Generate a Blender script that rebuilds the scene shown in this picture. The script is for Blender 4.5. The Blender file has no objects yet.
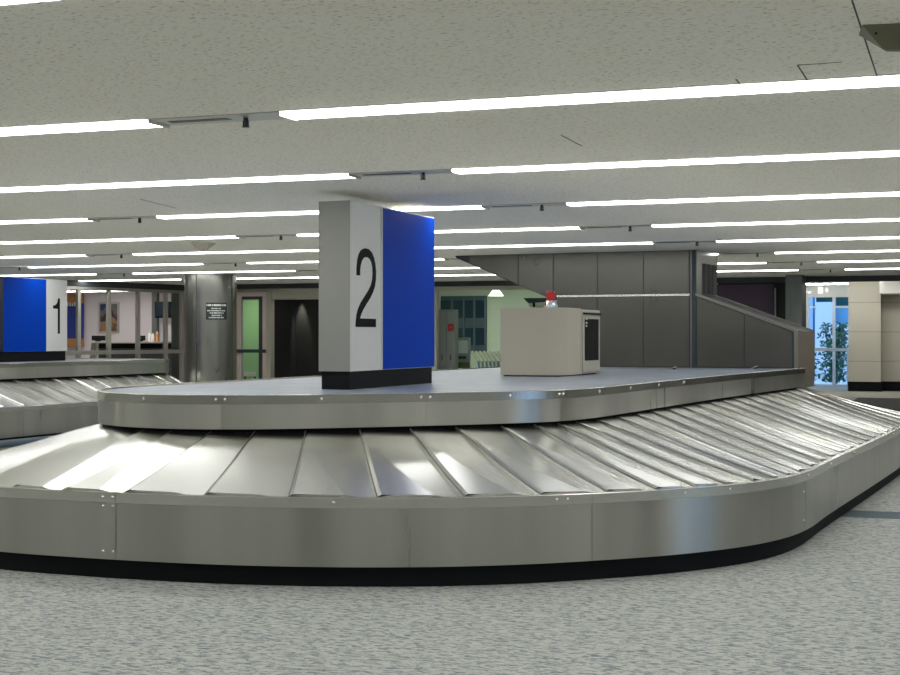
import bpy, bmesh, math, random
from mathutils import Vector, Matrix

random.seed(7)
S = bpy.context.scene
COL = S.collection
R = math.radians

# ------------------------------------------------------------------ camera, world, exposure
EYE = 1.5
F = 1435.0                      # focal length in pixels of a 900 px wide frame
cam_data = bpy.data.cameras.new('camera')
cam = bpy.data.objects.new('camera', cam_data)
COL.objects.link(cam)
cam.location = (0, 0, EYE)
cam.rotation_euler = (R(90), 0, 0)
cam_data.sensor_width = 36
cam_data.lens = F / 900 * 36
cam_data.shift_y = -1.5 / 900
cam_data.clip_end = 300
S.camera = cam

world = bpy.data.worlds.new('daylight')
S.world = world
world.use_nodes = True
bg = world.node_tree.nodes['Background']
bg.inputs[0].default_value = (0.36, 0.60, 1.0, 1)
bg.inputs[1].default_value = 1.9

S.view_settings.view_transform = 'Standard'
S.view_settings.look = 'None'
S.view_settings.gamma = 1
S.view_settings.use_curve_mapping = False
S.view_settings.exposure = 0.2
TUBE = 8.6                      # radiance of the fluorescent lenses
S.cycles.max_bounces = 10
S.cycles.diffuse_bounces = 6
S.cycles.glossy_bounces = 6
S.cycles.sample_clamp_indirect = 6
S.cycles.use_denoising = True

# ------------------------------------------------------------------ frames
# B = building frame (p to the right, a into the depth); K = carousel frame (u, v)
TB, TK = R(19.7), R(23.9)

def to_world(frame, x, y):
    c, s = math.cos(frame), math.sin(frame)
    return (x * c + y * s, -x * s + y * c)

def BP(px, a):                  # p of the sight line through column px at building depth a
    k = (px - 450) / F
    c, s = math.cos(TB), math.sin(TB)
    return a * (c * k - s) / (s * k + c)

def BH(px, py, a):              # height seen at (px, py) at building depth a
    k = (px - 450) / F
    c, s = math.cos(TB), math.sin(TB)
    return EYE + (336 - py) / F * a / (s * k + c)

def KU(px, v):
    k = (px - 450) / F
    c, s = math.cos(TK), math.sin(TK)
    return v * (c * k - s) / (s * k + c)

def KH(px, py, v):
    k = (px - 450) / F
    c, s = math.cos(TK), math.sin(TK)
    return EYE + (336 - py) / F * v / (s * k + c)

# ------------------------------------------------------------------ materials
def mat(name, color, rough=0.6, metal=0.0, emit=None, estr=0.0, **kw):
    m = bpy.data.materials.new(name)
    m.use_nodes = True
    b = m.node_tree.nodes['Principled BSDF']
    b.inputs['Base Color'].default_value = (*color, 1)
    b.inputs['Roughness'].default_value = rough
    b.inputs['Metallic'].default_value = metal
    if emit:
        b.inputs['Emission Color'].default_value = (*emit, 1)
        b.inputs['Emission Strength'].default_value = estr
    for k, v in kw.items():
        b.inputs[k.replace('_', ' ')].default_value = v
    return m

def nodes(m):
    nt = m.node_tree
    return nt, nt.nodes, nt.links, nt.nodes['Principled BSDF']

def noisy(m, scale=(1, 1, 1), ns=5, lo=None, hi=None, detail=3, rough_rng=None, bump=0, dist=0.01, p0=.3, p1=.7):
    nt, N, L, b = nodes(m)
    tc = N.new('ShaderNodeTexCoord')
    mp = N.new('ShaderNodeMapping'); mp.inputs['Scale'].default_value = scale
    L.new(tc.outputs['Object'], mp.inputs['Vector'])
    nz = N.new('ShaderNodeTexNoise'); nz.inputs['Scale'].default_value = ns; nz.inputs['Detail'].default_value = detail
    L.new(mp.outputs[0], nz.inputs['Vector'])
    if lo:
        cr = N.new('ShaderNodeValToRGB')
        cr.color_ramp.elements[0].position = p0; cr.color_ramp.elements[1].position = p1
        cr.color_ramp.elements[0].color = (*lo, 1); cr.color_ramp.elements[1].color = (*hi, 1)
        L.new(nz.outputs['Fac'], cr.inputs[0]); L.new(cr.outputs[0], b.inputs['Base Color'])
    if rough_rng:
        mr = N.new('ShaderNodeMapRange')
        mr.inputs['From Min'].default_value = .3; mr.inputs['From Max'].default_value = .7
        mr.inputs['To Min'].default_value = rough_rng[0]; mr.inputs['To Max'].default_value = rough_rng[1]
        L.new(nz.outputs['Fac'], mr.inputs['Value']); L.new(mr.outputs[0], b.inputs['Roughness'])
    if bump:
        bp = N.new('ShaderNodeBump'); bp.inputs['Strength'].default_value = bump; bp.inputs['Distance'].default_value = dist
        L.new(nz.outputs['Fac'], bp.inputs['Height']); L.new(bp.outputs[0], b.inputs['Normal'])
    return m

def brushed(name, lo, hi, rough, aniso, vert=True, rot=.25, jitter=.04):
    """brushed metal: colour variation, upright bands imitating reflections, slightly varying gloss"""
    m = mat(name, lo, rough, 1)
    nt, N, L, b = nodes(m)
    b.inputs['Anisotropic'].default_value = aniso
    b.inputs['Anisotropic Rotation'].default_value = rot
    tc = N.new('ShaderNodeTexCoord'); mp = N.new('ShaderNodeMapping')
    mp.inputs['Scale'].default_value = (1.6, 1.6, .08) if vert else (1.2, 1.2, 1.2)  # upright bands in the colour imitate reflections on the skirt
    nz = N.new('ShaderNodeTexNoise'); nz.inputs['Scale'].default_value = 1.6; nz.inputs['Detail'].default_value = 4
    L.new(tc.outputs['Object'], mp.inputs[0]); L.new(mp.outputs[0], nz.inputs['Vector'])
    cr = N.new('ShaderNodeValToRGB'); e = cr.color_ramp.elements
    e[0].position = .3; e[0].color = (*lo, 1); e[1].position = .7; e[1].color = (*hi, 1)
    L.new(nz.outputs['Fac'], cr.inputs[0]); L.new(cr.outputs[0], b.inputs['Base Color'])
    mr = N.new('ShaderNodeMapRange')
    mr.inputs['From Min'].default_value = .3; mr.inputs['From Max'].default_value = .7
    mr.inputs['To Min'].default_value = rough - jitter; mr.inputs['To Max'].default_value = rough + jitter
    L.new(nz.outputs['Fac'], mr.inputs['Value']); L.new(mr.outputs[0], b.inputs['Roughness'])
    return m
steel = brushed('brushed_steel', (.37, .365, .33), (.47, .465, .425), .29, .95, True, .25, .02)
steel_band = brushed('rim_steel', (.60, .595, .55), (.64, .635, .59), .24, .0, False, 0, .01)
plate_steel = brushed('plate_steel', (.84, .84, .81), (.86, .86, .83), .25, .0, False, 0, .008)
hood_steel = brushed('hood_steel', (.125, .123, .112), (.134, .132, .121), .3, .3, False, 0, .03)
hood_trim = mat('hood_trim', (.24, .235, .215), .35, 1)
dark_steel = mat('dark_steel', (.06, .07, .08), .45, .8)
column_steel = brushed('column_steel', (.24, .24, .22), (.26, .26, .24), .28, .0, False, 0, .01)
bolt_steel = mat('bolt_steel', (.75, .75, .72), .25, 1)
black = mat('black_vinyl', (.004, .005, .007), .7, Specular_IOR_Level=.2)
blackish = mat('black_wall', (.02, .021, .02), .8)
belt = mat('belt_rubber', (.02, .02, .022), .6)
deck_mat = noisy(mat('deck_laminate', (.25, .29, .36), .33), (1, 1, 1), 3, (.22, .26, .33), (.27, .31, .38), 3, (.28, .4))
pyl_white = mat('pylon_white', (.72, .72, .70), .45)
pyl_blue = mat('pylon_blue', (.0, .05, .46), .5, Specular_IOR_Level=.06)
digit_m = mat('digit_black', (.003, .004, .006), .6, Specular_IOR_Level=.1)
beige = mat('beige_enamel', (.54, .49, .40), .4)
beige2 = mat('beige_door', (.50, .47, .40), .4)
screen_m = mat('dark_screen', (.012, .014, .014), .15)
red_m = mat('red_lens', (.35, .008, .012), .25)
alu = mat('aluminium', (.55, .53, .50), .35, .7)
alu_warm = mat('warm_aluminium', (.62, .51, .45), .45, .3)
mull_m = mat('mullion_aluminium', (.52, .50, .45), .45, .3)
wall_m = mat('wall_beige', (.50, .48, .40), .8)
header_dark = mat('dark_header', (.035, .042, .045), .6)
office_white = mat('office_white', (.74, .71, .74), .8)
green_wall = mat('green_wall', (.25, .42, .19), .8)
pale_green = mat('pale_green_wall', (.52, .57, .49), .8)
purple = mat('purple_panel', (.06, .035, .065), .6)
col_grey = noisy(mat('grey_cladding', (.14, .155, .15), .5, .3), (1, 1, .2), 6, (.12, .135, .13), (.17, .185, .18), 3)
blue_panel = mat('office_blue', (.02, .05, .30), .5)
orange_panel = mat('office_orange', (.50, .23, .09), .6)
glass = mat('pane_glass', (1, 1, 1), .02, 0, Transmission_Weight=1.0, IOR=1.03)
white_frame = mat('white_frame', (.7, .75, .8), .4)
teal = mat('teal_pane', (.0, .12, .20), .2)
ext_wall = mat('pale_facade', (.62, .68, .72), .8)
grey_paint = mat('grey_paint', (.22, .25, .25), .5)
navy_glass = mat('navy_glass', (.012, .03, .055), .2)
band_blue = mat('blue_grey_band', (.07, .11, .15), .5)
leaf_m = mat('leaf_green', (.03, .14, .07), .5)
bark_m = mat('bark', (.16, .12, .08), .8)
yellow_m = mat('cart_yellow', (.45, .42, .06), .5)
cart_green = mat('cart_handle', (.80, .88, .68), .4)
cart_blue = mat('cart_tube', (.16, .24, .36), .4)
desk_m = mat('desk_grey', (.10, .11, .12), .5)
desk_top_m = mat('desk_top_white', (.65, .65, .63), .4)
chair_m = mat('chair_beige', (.55, .50, .42), .6)
lobby_floor_m = mat('lobby_floor', (.40, .40, .36), .8, Specular_IOR_Level=.1)
off_white = mat('off_white', (.75, .74, .70), .6)
orange_bottle = mat('orange_bottle', (.7, .30, .08), .4)
olive = mat('olive_plastic', (.16, .16, .10), .6)
plaque_m = mat('plaque_dark', (.02, .03, .03), .4)
mark_m = mat('white_marks', (.75, .77, .74), .5)
sign_white = mat('lit_lettering', (.8, .8, .8), .5, 0, (1, 1, 1), .6)
trough = mat('trough_metal', (.60, .60, .55), .35, .6)
edge_m = mat('edge_gap_shade', (.16, .16, .15), .6)  # dark tone for the shadow line along the plate edges
seam_dark = mat('seam_dark', (.05, .05, .045), .8)
blue_led = mat('blue_indicator', (.1, .2, .9), .3, 0, (.2, .4, 1), 2.0)

def emission(name, col, strength):
    return mat(name, (.8, .8, .8), .5, 0, col, strength)
tube_m = emission('fluorescent_lens', (.985, .99, .965), TUBE)
def lens_pattern(m):
    nt, N, L, b = nodes(m)
    tc = N.new('ShaderNodeTexCoord'); mp = N.new('ShaderNodeMapping'); mp.inputs['Scale'].default_value = (1, .5, 1)
    w = N.new('ShaderNodeTexWave'); w.inputs['Scale'].default_value = 2.0; w.inputs['Distortion'].default_value = 3
    mr = N.new('ShaderNodeMapRange'); mr.inputs['To Min'].default_value = TUBE * .85; mr.inputs['To Max'].default_value = TUBE * 1.15
    L.new(tc.outputs['Object'], mp.inputs[0]); L.new(mp.outputs[0], w.inputs[0])
    L.new(w.outputs['Fac'], mr.inputs['Value']); L.new(mr.outputs[0], b.inputs['Emission Strength'])
lens_pattern(tube_m)
office_lamp = emission('office_lamp', (1, .93, .86), 16)
lobby_lamp = emission('lobby_lamp', (1, .98, .92), 28)
scallop_m = emission('scallop_light', (.85, 1, .70), 2.0)

# carpet with a blue-grey band
carpet = mat('carpet', (.3, .33, .31), .95)
def build_carpet():
    nt, N, L, b = nodes(carpet)
    tc = N.new('ShaderNodeTexCoord')
    mp = N.new('ShaderNodeMapping'); mp.inputs['Rotation'].default_value = (0, 0, R(32)); mp.inputs['Scale'].default_value = (1, 2.3, 1)
    L.new(tc.outputs['Object'], mp.inputs[0])
    n1 = N.new('ShaderNodeTexNoise'); n1.inputs['Scale'].default_value = 17; n1.inputs['Detail'].default_value = 3; n1.inputs['Distortion'].default_value = .8
    L.new(mp.outputs[0], n1.inputs['Vector'])
    mp2 = N.new('ShaderNodeMapping'); mp2.inputs['Rotation'].default_value = (0, 0, R(-28)); mp2.inputs['Scale'].default_value = (1, 2.3, 1)
    L.new(tc.outputs['Object'], mp2.inputs[0])
    n2 = N.new('ShaderNodeTexNoise'); n2.inputs['Scale'].default_value = 19; n2.inputs['Detail'].default_value = 3; n2.inputs['Distortion'].default_value = .8
    L.new(mp2.outputs[0], n2.inputs['Vector'])
    n3 = N.new('ShaderNodeTexNoise'); n3.inputs['Scale'].default_value = 120; n3.inputs['Detail'].default_value = 2
    L.new(tc.outputs['Object'], n3.inputs['Vector'])
    mn = N.new('ShaderNodeMath'); mn.operation = 'MINIMUM'
    L.new(n1.outputs['Fac'], mn.inputs[0]); L.new(n2.outputs['Fac'], mn.inputs[1])
    ad = N.new('ShaderNodeMath'); ad.operation = 'MULTIPLY_ADD'; ad.inputs[1].default_value = .25
    L.new(n3.outputs['Fac'], ad.inputs[0]); L.new(mn.outputs[0], ad.inputs[2])
    cr = N.new('ShaderNodeValToRGB'); e = cr.color_ramp.elements
    e[0].position = .46; e[0].color = (.15, .185, .20, 1)
    e[1].position = .63; e[1].color = (.485, .49, .46, 1)
    L.new(ad.outputs[0], cr.inputs[0])
    # band
    sep = N.new('ShaderNodeSeparateXYZ'); L.new(tc.outputs['Object'], sep.inputs[0])
    c1 = N.new('ShaderNodeMath'); c1.operation = 'COMPARE'; c1.inputs[1].default_value = 12.55; c1.inputs[2].default_value = .25
    L.new(sep.outputs['Y'], c1.inputs[0])
    mx = N.new('ShaderNodeMixRGB'); L.new(c1.outputs[0], mx.inputs[0]); L.new(cr.outputs[0], mx.inputs[1])
    mx.inputs[2].default_value = (.10, .135, .155, 1)
    L.new(mx.outputs[0], b.inputs['Base Color'])
    bp = N.new('ShaderNodeBump'); bp.inputs['Strength'].default_value = .5; bp.inputs['Distance'].default_value = .01
    L.new(ad.outputs[0], bp.inputs['Height']); L.new(bp.outputs[0], b.inputs['Normal'])
build_carpet()

ceil_m = mat('acoustic_tile', (.8, .8, .75), .95)
def build_ceil():
    nt, N, L, b = nodes(ceil_m)
    tc = N.new('ShaderNodeTexCoord')
    mp = N.new('ShaderNodeMapping'); mp.inputs['Rotation'].default_value = (0, 0, R(40)); mp.inputs['Scale'].default_value = (1, 1.8, 1)
    L.new(tc.outputs['Object'], mp.inputs[0])
    v = N.new('ShaderNodeTexNoise'); v.inputs['Scale'].default_value = 42; v.inputs['Detail'].default_value = 2
    L.new(mp.outputs[0], v.inputs['Vector'])
    cr = N.new('ShaderNodeValToRGB'); e = cr.color_ramp.elements
    e[0].position = .30; e[0].color = (.5, .48, .43, 1); e[1].position = .42; e[1].color = (.93, .895, .81, 1)
    L.new(v.outputs['Fac'], cr.inputs[0]); L.new(cr.outputs[0], b.inputs['Base Color'])
    bp = N.new('ShaderNodeBump'); bp.inputs['Strength'].default_value = .3; bp.inputs['Distance'].default_value = .004
    L.new(v.outputs['Fac'], bp.inputs['Height']); L.new(bp.outputs[0], b.inputs['Normal'])
build_ceil()

tile_m = mat('wall_tile', (.6, .57, .47), .5)
def build_tile():
    nt, N, L, b = nodes(tile_m)
    tc = N.new('ShaderNodeTexCoord')
    sep = N.new('ShaderNodeSeparateXYZ'); L.new(tc.outputs['Object'], sep.inputs[0])
    md = N.new('ShaderNodeMath'); md.operation = 'MODULO'; md.inputs[1].default_value = .8
    L.new(sep.outputs['Z'], md.inputs[0])
    lt = N.new('ShaderNodeMath'); lt.operation = 'LESS_THAN'; lt.inputs[1].default_value = .025
    L.new(md.outputs[0], lt.inputs[0])
    mx = N.new('ShaderNodeMixRGB'); L.new(lt.outputs[0], mx.inputs[0])
    mx.inputs[1].default_value = (.60, .58, .50, 1); mx.inputs[2].default_value = (.42, .40, .34, 1)
    L.new(mx.outputs[0], b.inputs['Base Color'])
build_tile()

# ------------------------------------------------------------------ mesh helpers
class MB:
    """collects geometry of ONE part"""
    def __init__(s): s.v = []; s.f = []; s.sm = []
    def add(s, vs, fs, smooth=False):
        o = len(s.v); s.v += [tuple(p) for p in vs]
        for f in fs: s.f.append([i + o for i in f]); s.sm.append(smooth)
        return s
    def box(s, x0, x1, y0, y1, z0, z1):
        v = [(x, y, z) for z in (z0, z1) for y in (y0, y1) for x in (x0, x1)]
        return s.add(v, [(0, 2, 3, 1), (4, 5, 7, 6), (0, 1, 5, 4), (2, 6, 7, 3), (0, 4, 6, 2), (1, 3, 7, 5)])
    def prism(s, pts, a0, a1, plane='xz', smooth=False):
        """extrude polygon; plane 'xz': pts=(x,z) along y; 'xy': along z; 'yz': along x"""
        def mk(p, q, t):
            return {'xz': (p, t, q), 'xy': (p, q, t), 'yz': (t, p, q)}[plane]
        n = len(pts)
        v = [mk(p, q, a0) for p, q in pts] + [mk(p, q, a1) for p, q in pts]
        s.add(v, [list(range(n))[::-1], [n + i for i in range(n)]])
        s.add(v, [(i, (i + 1) % n, n + (i + 1) % n, n + i) for i in range(n)], smooth)
        return s
    def cyl(s, x, y, z0, z1, r, r2=None, n=24, smooth=True):
        r2 = r if r2 is None else r2
        a = [(x + r * math.cos(2 * math.pi * i / n), y + r * math.sin(2 * math.pi * i / n), z0) for i in range(n)]
        b = [(x + r2 * math.cos(2 * math.pi * i / n), y + r2 * math.sin(2 * math.pi * i / n), z1) for i in range(n)]
        s.add(a + b, [(i, (i + 1) % n, n + (i + 1) % n, n + i) for i in range(n)], smooth)
        s.add(a, [list(range(n))[::-1]]); s.add(b, [list(range(n))])
        return s
    def tube(s, p, q, r, n=10):
        p, q = Vector(p), Vector(q); d = (q - p).normalized()
        e = d.orthogonal().normalized(); g = d.cross(e)
        a = [p + r * (math.cos(2 * math.pi * i / n) * e + math.sin(2 * math.pi * i / n) * g) for i in range(n)]
        b = [w + (q - p) for w in a]
        s.add(a + b, [(i, (i + 1) % n, n + (i + 1) % n, n + i) for i in range(n)], True)
        s.add(a, [list(range(n))[::-1]]); s.add(b, [list(range(n))])
        return s
    def dome(s, c, nrm, r, h, n=10, m=3):
        c, d = Vector(c), Vector(nrm).normalized(); e = d.orthogonal().normalized(); g = d.cross(e)
        rings = []
        for j in range(m):
            t = math.pi / 2 * j / m
            rings.append([c + d * h * math.sin(t) + r * math.cos(t) * (math.cos(2 * math.pi * i / n) * e + math.sin(2 * math.pi * i / n) * g) for i in range(n)])
        v = [p for rg in rings for p in rg] + [c + d * h]
        f = [(j * n + i, j * n + (i + 1) % n, (j + 1) * n + (i + 1) % n, (j + 1) * n + i) for j in range(m - 1) for i in range(n)]
        f += [((m - 1) * n + i, (m - 1) * n + (i + 1) % n, m * n) for i in range(n)]
        return s.add(v, f, True)
    def build(s, name, m, parent=None, bevel=0, fix=True):
        me = bpy.data.meshes.new(name)
        me.from_pydata(s.v, [], s.f)
        for p, sm in zip(me.polygons, s.sm): p.use_smooth = sm
        me.materials.append(m)
        if fix:
            bm = bmesh.new(); bm.from_mesh(me)
            bmesh.ops.recalc_face_normals(bm, faces=bm.faces)
            bm.to_mesh(me); bm.free()
        o = bpy.data.objects.new(name, me)
        COL.objects.link(o)
        if parent: o.parent = parent
        if bevel:
            b = o.modifiers.new('bevel', 'BEVEL'); b.width = bevel; b.segments = 2; b.limit_method = 'ANGLE'
        return o

def tag(o, label=None, cat=None, group=None, kind=None):
    if label: o['label'] = label
    if cat: o['category'] = cat
    if group: o['group'] = group
    if kind: o['kind'] = kind
    return o

def thing(name, frame, x, y, z, label, cat, group=None):
    o = bpy.data.objects.new(name, None)
    COL.objects.link(o)
    X, Y = to_world(frame, x, y)
    o.location = (X, Y, z); o.rotation_euler = (0, 0, -frame)
    o.empty_display_size = .2
    return tag(o, label, cat, group)

def struct(mb, name, m, frame=TB, parent=None):
    o = mb.build(name, m, parent)
    if not parent:
        o.rotation_euler = (0, 0, -frame)
        o['kind'] = 'structure'
    return o

def copy_tree(o, parent=None):
    c = o.copy(); COL.objects.link(c)
    if parent: c.parent = parent
    for ch in list(o.children): copy_tree(ch, c)
    return c

# ------------------------------------------------------------------ room shell
CH = 2.6
BW = 27.3                                   # depth of the back wall
struct(MB().box(-26, 14, -10, 33.2, -.2, 0), 'floor', carpet)
struct(MB().box(-26, 14, -10, BW + .1, CH, CH + .2), 'ceiling', ceil_m)
struct(MB().box(-22.3, -22, -10, 24, 0, CH), 'wall_left', wall_m)
struct(MB().box(-26, 14, -10.3, -10, 0, CH), 'wall_behind', wall_m)
# right wall with a glazed daylight door opening (seen only in the steel's reflections)
wr = MB(); wr.box(8, 8.3, -10, 8.3, 0, CH); wr.box(8, 8.3, 10.9, BW, 0, CH); wr.box(8, 8.3, 8.3, 10.9, 2.3, CH)
struct(wr, 'wall_right', mat('dark_stone', (.10, .10, .09), .6))
for nm, ya, ym, yb in (('door_3', 8.3, 9.9, 10.9),):
    d = MB()
    for y in (ya, ym, yb - .1): d.box(8.05, 8.2, y, y + .1, 0, 2.3)
    d.box(8.05, 8.2, ya + .1, yb - .1, 2.2, 2.3)
    dd = struct(d, nm, alu)
    struct(MB().box(8.1, 8.12, ya + .1, ym, 0, 2.2), 'glass_pane', glass, parent=dd)
    struct(MB().box(8.1, 8.12, ym + .1, yb - .1, 0, 2.2), 'glass_pane', glass, parent=dd)

# dark header beam in front of the back rooms
struct(MB().box(-16.0, 8, BW - .12, BW, 2.50, CH), 'trim_1', header_dark)

# back wall, built in pieces around its openings
def wall_piece(mb, x0, x1, h0, h1, a=BW, t=.15):
    mb.box(BP(x0, a), BP(x1, a), a, a + t, h0, h1)
wb = MB()
wall_piece(wb, 186, 236.5, 0, 2.5)
wall_piece(wb, 236.5, 332, 2.27, 2.5)
wall_piece(wb, 332, 434, 0, 2.5)
wall_piece(wb, 434, 436.5, 0, 2.5)
wall_piece(wb, 600, 718, 0, 2.5)
struct(wb, 'wall_back', wall_m)
wd = MB(); wall_piece(wd, 718, 786, 0, 2.5)
struct(wd, 'wall_side', blackish)

# dark recess right of the green door
dr = MB()
dr.box(BP(272, BW + .15), BP(345, BW + .15), 28.6, 28.7, 0, 2.5)
dr.box(BP(345, BW + .15), BP(345, BW + .15) + .1, BW + .15, 28.7, 0, 2.5)
dr.box(BP(271, BW + .15) - .05, BP(271, BW + .15), BW + .15, 28.7, 0, 2.5)
dr.box(BP(271, BW + .15), BP(345, BW + .15), BW + .15, 28.7, 2.5, 2.55)
struct(dr, 'wall_recess', blackish)
sl = bpy.data.lights.new('recess_downlight', 'SPOT'); sl.energy = 60; sl.spot_size = R(38); sl.spot_blend = .8; sl.shadow_soft_size = .03; sl.color = (1, .95, .8)
so = bpy.data.objects.new('recess_downlight', sl); COL.objects.link(so)
X, Y = to_world(TB, BP(300, 28.5) - 0, 28.47); so.location = (X, Y, 2.44); so.rotation_euler = (R(8), 0, -TB)
tag(so, 'small downlight grazing the dark recess wall beside the green door', 'light')
ls = thing('glow_strip', TB, BP(312, BW + .3), BW + .3, 2.36, 'thin glowing strip for the bright header edge over the dark recess', 'light')  # glowing strip stands in for the header's bright edge
MB().box(-.3, .3, -.04, .04, .03, .07).build('housing', alu, ls)
MB().box(-.29, .29, -.03, .03, 0, .03).build('lens', office_lamp, ls)

# service room behind the glass partition (left) : office shell
OA = 31.0
OE = BP(188, BW + .15)
struct(MB().box(-26, OE, OA, OA + .15, 0, CH), 'wall_office', office_white)
struct(MB().box(OE, OE + .1, BW + .15, OA, 0, CH), 'wall_office_end', office_white)
struct(MB().box(-26, OE + .1, BW + .1, OA + .15, CH, CH + .1), 'ceiling_office', off_white)
struct(MB().box(-26, -22.3, 24, 31, 0, CH).box(-26, -22, 23.9, 24, 0, CH), 'wall_office_side', office_white)

# green corridor behind door 1
gr = MB()
gr.box(OE + .1, BP(276, 29.3), 29.3, 29.4, 0, CH)
struct(gr, 'wall_corridor', green_wall)
struct(MB().box(OE + .1, BP(345, BW), BW + .1, 29.4, CH, CH + .1), 'ceiling_corridor', off_white)

# pale green room (middle)
MA = 33.0
mr_ = MB()
mr_.box(BP(400, MA), BP(640, MA), MA, MA + .15, 0, 2.7)
struct(mr_, 'wall_middle', pale_green)
struct(MB().box(BP(428, MA) - .1, BP(428, MA), BW + .15, MA, 0, 2.7), 'wall_middle_left', pale_green)
struct(MB().box(BP(640, MA), BP(640, MA) + .1, BW + .15, MA, 0, 2.7), 'wall_middle_right', pale_green)
struct(MB().box(BP(428, MA) - .1, BP(640, MA), BW + .1, MA + .1, 2.7, 2.8), 'ceiling_middle', off_white)
jm = MB(); a = BW - .02
jm.box(BP(434, a), BP(437, a), a - .03, a, 0, 2.42)
jm.box(BP(434, a), BP(600, a), a - .03, a + .1, 2.42, 2.5)
struct(jm, 'trim_2', wall_m)

# lobby (right)
LA, LC = 41.0, 3.07
WA_ = 44.0
struct(MB().box(BP(790, WA_) - .2, 14, 33.2, 44.2, -.2, 0), 'floor_lobby', lobby_floor_m)
struct(MB().box(BP(790, WA_) - .2, 14, BW + .1, 44.2, LC, LC + .15), 'ceiling_lobby', off_white)
struct(MB().box(BP(786, BW) - .1, 14, BW + .01, BW + .1, CH - .1, LC + .1), 'trim_3', header_dark)
lb = MB()
p0, p1 = BP(850, LA), BP(882, LA)
lb.box(p0, p1, LA - .6, LA + .6, .26, LC)
struct(lb, 'wall_pillar', tile_m)
struct(MB().box(p0 - .015, p1 + .015, LA - .615, LA + .62, 0, .26), 'baseboard_pillar', black)
lw = MB(); lw.box(p1 - .02, 8.2, LA - .1, LA + .3, .26, LC)
struct(lw, 'wall_lobby', tile_m)
struct(MB().box(p1, 8.2, LA - .115, LA + .3, 0, .26), 'baseboard_lobby', black)
struct(MB().box(p1 + .02, 7.9, LA - 1.6, LA - .1, 2.62, LC), 'trim_4', off_white)
struct(MB().box(BP(790, WA_) - .2, BP(790, WA_), BW + .2, 44.1, 0, LC), 'wall_lobby_left', wall_m)
struct(MB().box(8, 8.3, BW + .1, LA, 0, LC), 'wall_lobby_right', col_grey)
ll = thing('glow_strip', TB, BP(850, 38.0), 38.0, LC - .08, 'long bluish strip light under the lobby ceiling edge', 'light')
MB().box(-1.6, 3.5, -.05, .05, .03, .06).build('housing', alu, ll)
MB().box(-1.58, 3.48, -.04, .04, 0, .03).build('lens', lobby_lamp, ll)
l3 = thing('glow_strip', TB, BP(826, 42.8), 42.8, LC - .08, 'short strip light added to brighten the wall above the lobby window', 'light')  # extra lamp added to light the dim wall over the window
MB().box(-.75, .75, -.05, .05, .03, .06).build('housing', alu, l3)
MB().box(-.73, .73, -.04, .04, 0, .03).build('lens', lobby_lamp, l3)
l2 = thing('glow_strip', TB, BP(865, 39.3), 39.3, LC - .08, 'strip light added to brighten the face of the tiled lobby pillar', 'light')  # extra lamp added to brighten the pillar
MB().box(-.8, .3, -.05, .05, .03, .06).build('housing', alu, l2)
MB().box(-.78, .28, -.04, .04, 0, .03).build('lens', lobby_lamp, l2)
mt = MB(); mt.box(BP(858, 35.9), 4.5, 26.0, 35.9, .002, .012)
o = mt.build('entrance_mat', black); o.rotation_euler = (0, 0, -TB)
tag(o, 'large black floor mat between the carousel and the tiled lobby pillar', 'mat')

# lobby window (window_1) with sign wall above
WA = 44.0
hw = BH(820, 297.3, WA)
sw = MB(); sw.box(BP(795, WA), BP(856, WA), WA, WA + .12, hw, LC + .1)
sw.box(BP(850, WA), BP(856, WA), WA, WA + .12, 0, hw)
struct(sw, 'wall_window_head', mat('beige_head_wall', (.78, .76, .68), .8))
fr = MB()
for x0, x1 in ((806, 809.3), (832.4, 835.2)): fr.box(BP(x0, WA), BP(x1, WA), WA - .02, WA + .1, 0, hw)
hy = BH(820, 307, WA)
fr.box(BP(795, WA), BP(816, WA), WA - .01, WA + .08, hy - .03, hy + .03)
fr.box(BP(833, WA), BP(850, WA), WA - .01, WA + .08, hy - .03, hy + .03)
fr.box(BP(795, WA), BP(850, WA), WA - .01, WA + .08, 0, .06)
w1 = struct(fr, 'window_1', white_frame)
struct(MB().box(BP(795, WA), BP(850, WA), WA + .03, WA + .045, 0, hw), 'glass_pane', glass, parent=w1)
struct(MB().box(BP(816, WA), BP(832.4, WA), WA + .05, WA + .08, BH(825, 302, WA), hw), 'blind', teal, parent=w1)
struct(MB().box(BP(836, WA), BP(850, WA), WA + .05, WA + .08, BH(840, 306, WA), hw), 'blind', teal, parent=w1)
hr = thing('handrail', TB, BP(832, 43.2), 43.2, 0, 'white horizontal handrail across the lobby window in front of the plant', 'handrail')
hh = BH(832, 349.6, 43.2)
MB().box(BP(805, 43.2) - BP(832, 43.2), BP(850, 43.2) - BP(832, 43.2), -.03, .03, hh - .045, hh + .045).build('rail', white_frame, hr)
for x in (807.5, 848):
    q = BP(x, 43.2) - BP(832, 43.2); MB().box(q - .03, q + .03, -.03, .03, 0, hh - .045).build('post', white_frame, hr)
# outside
struct(MB().box(-8, 16, 44.2, 75, -.25, -.01), 'ground_outside', mat('paving', (.5, .55, .6), .8))
ex = thing('facade', TB, BP(825, 52), 52, 0, 'pale blue building seen through the lobby window', 'building')
b0 = BP(825, 52)
MB().box(BP(815, 52) - b0, BP(833, 52) - b0, 0, .4, 0, 5).build('pilaster', ext_wall, ex)
MB().box(BP(785, 52) - b0, BP(880, 52) - b0, .8, 1.2, 0, 5).build('wall', mat('blue_facade', (.16, .38, .58), .5), ex)
MB().box(BP(836, 52) - b0, BP(880, 52) - b0, .3, .8, .0, 1.9).build('low_wall', ext_wall, ex)
MB().box(BP(808, 52) - b0, BP(812, 52) - b0, .3, .8, .0, 5).build('post', mat('blue_post', (.35, .5, .66), .6), ex)

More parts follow.
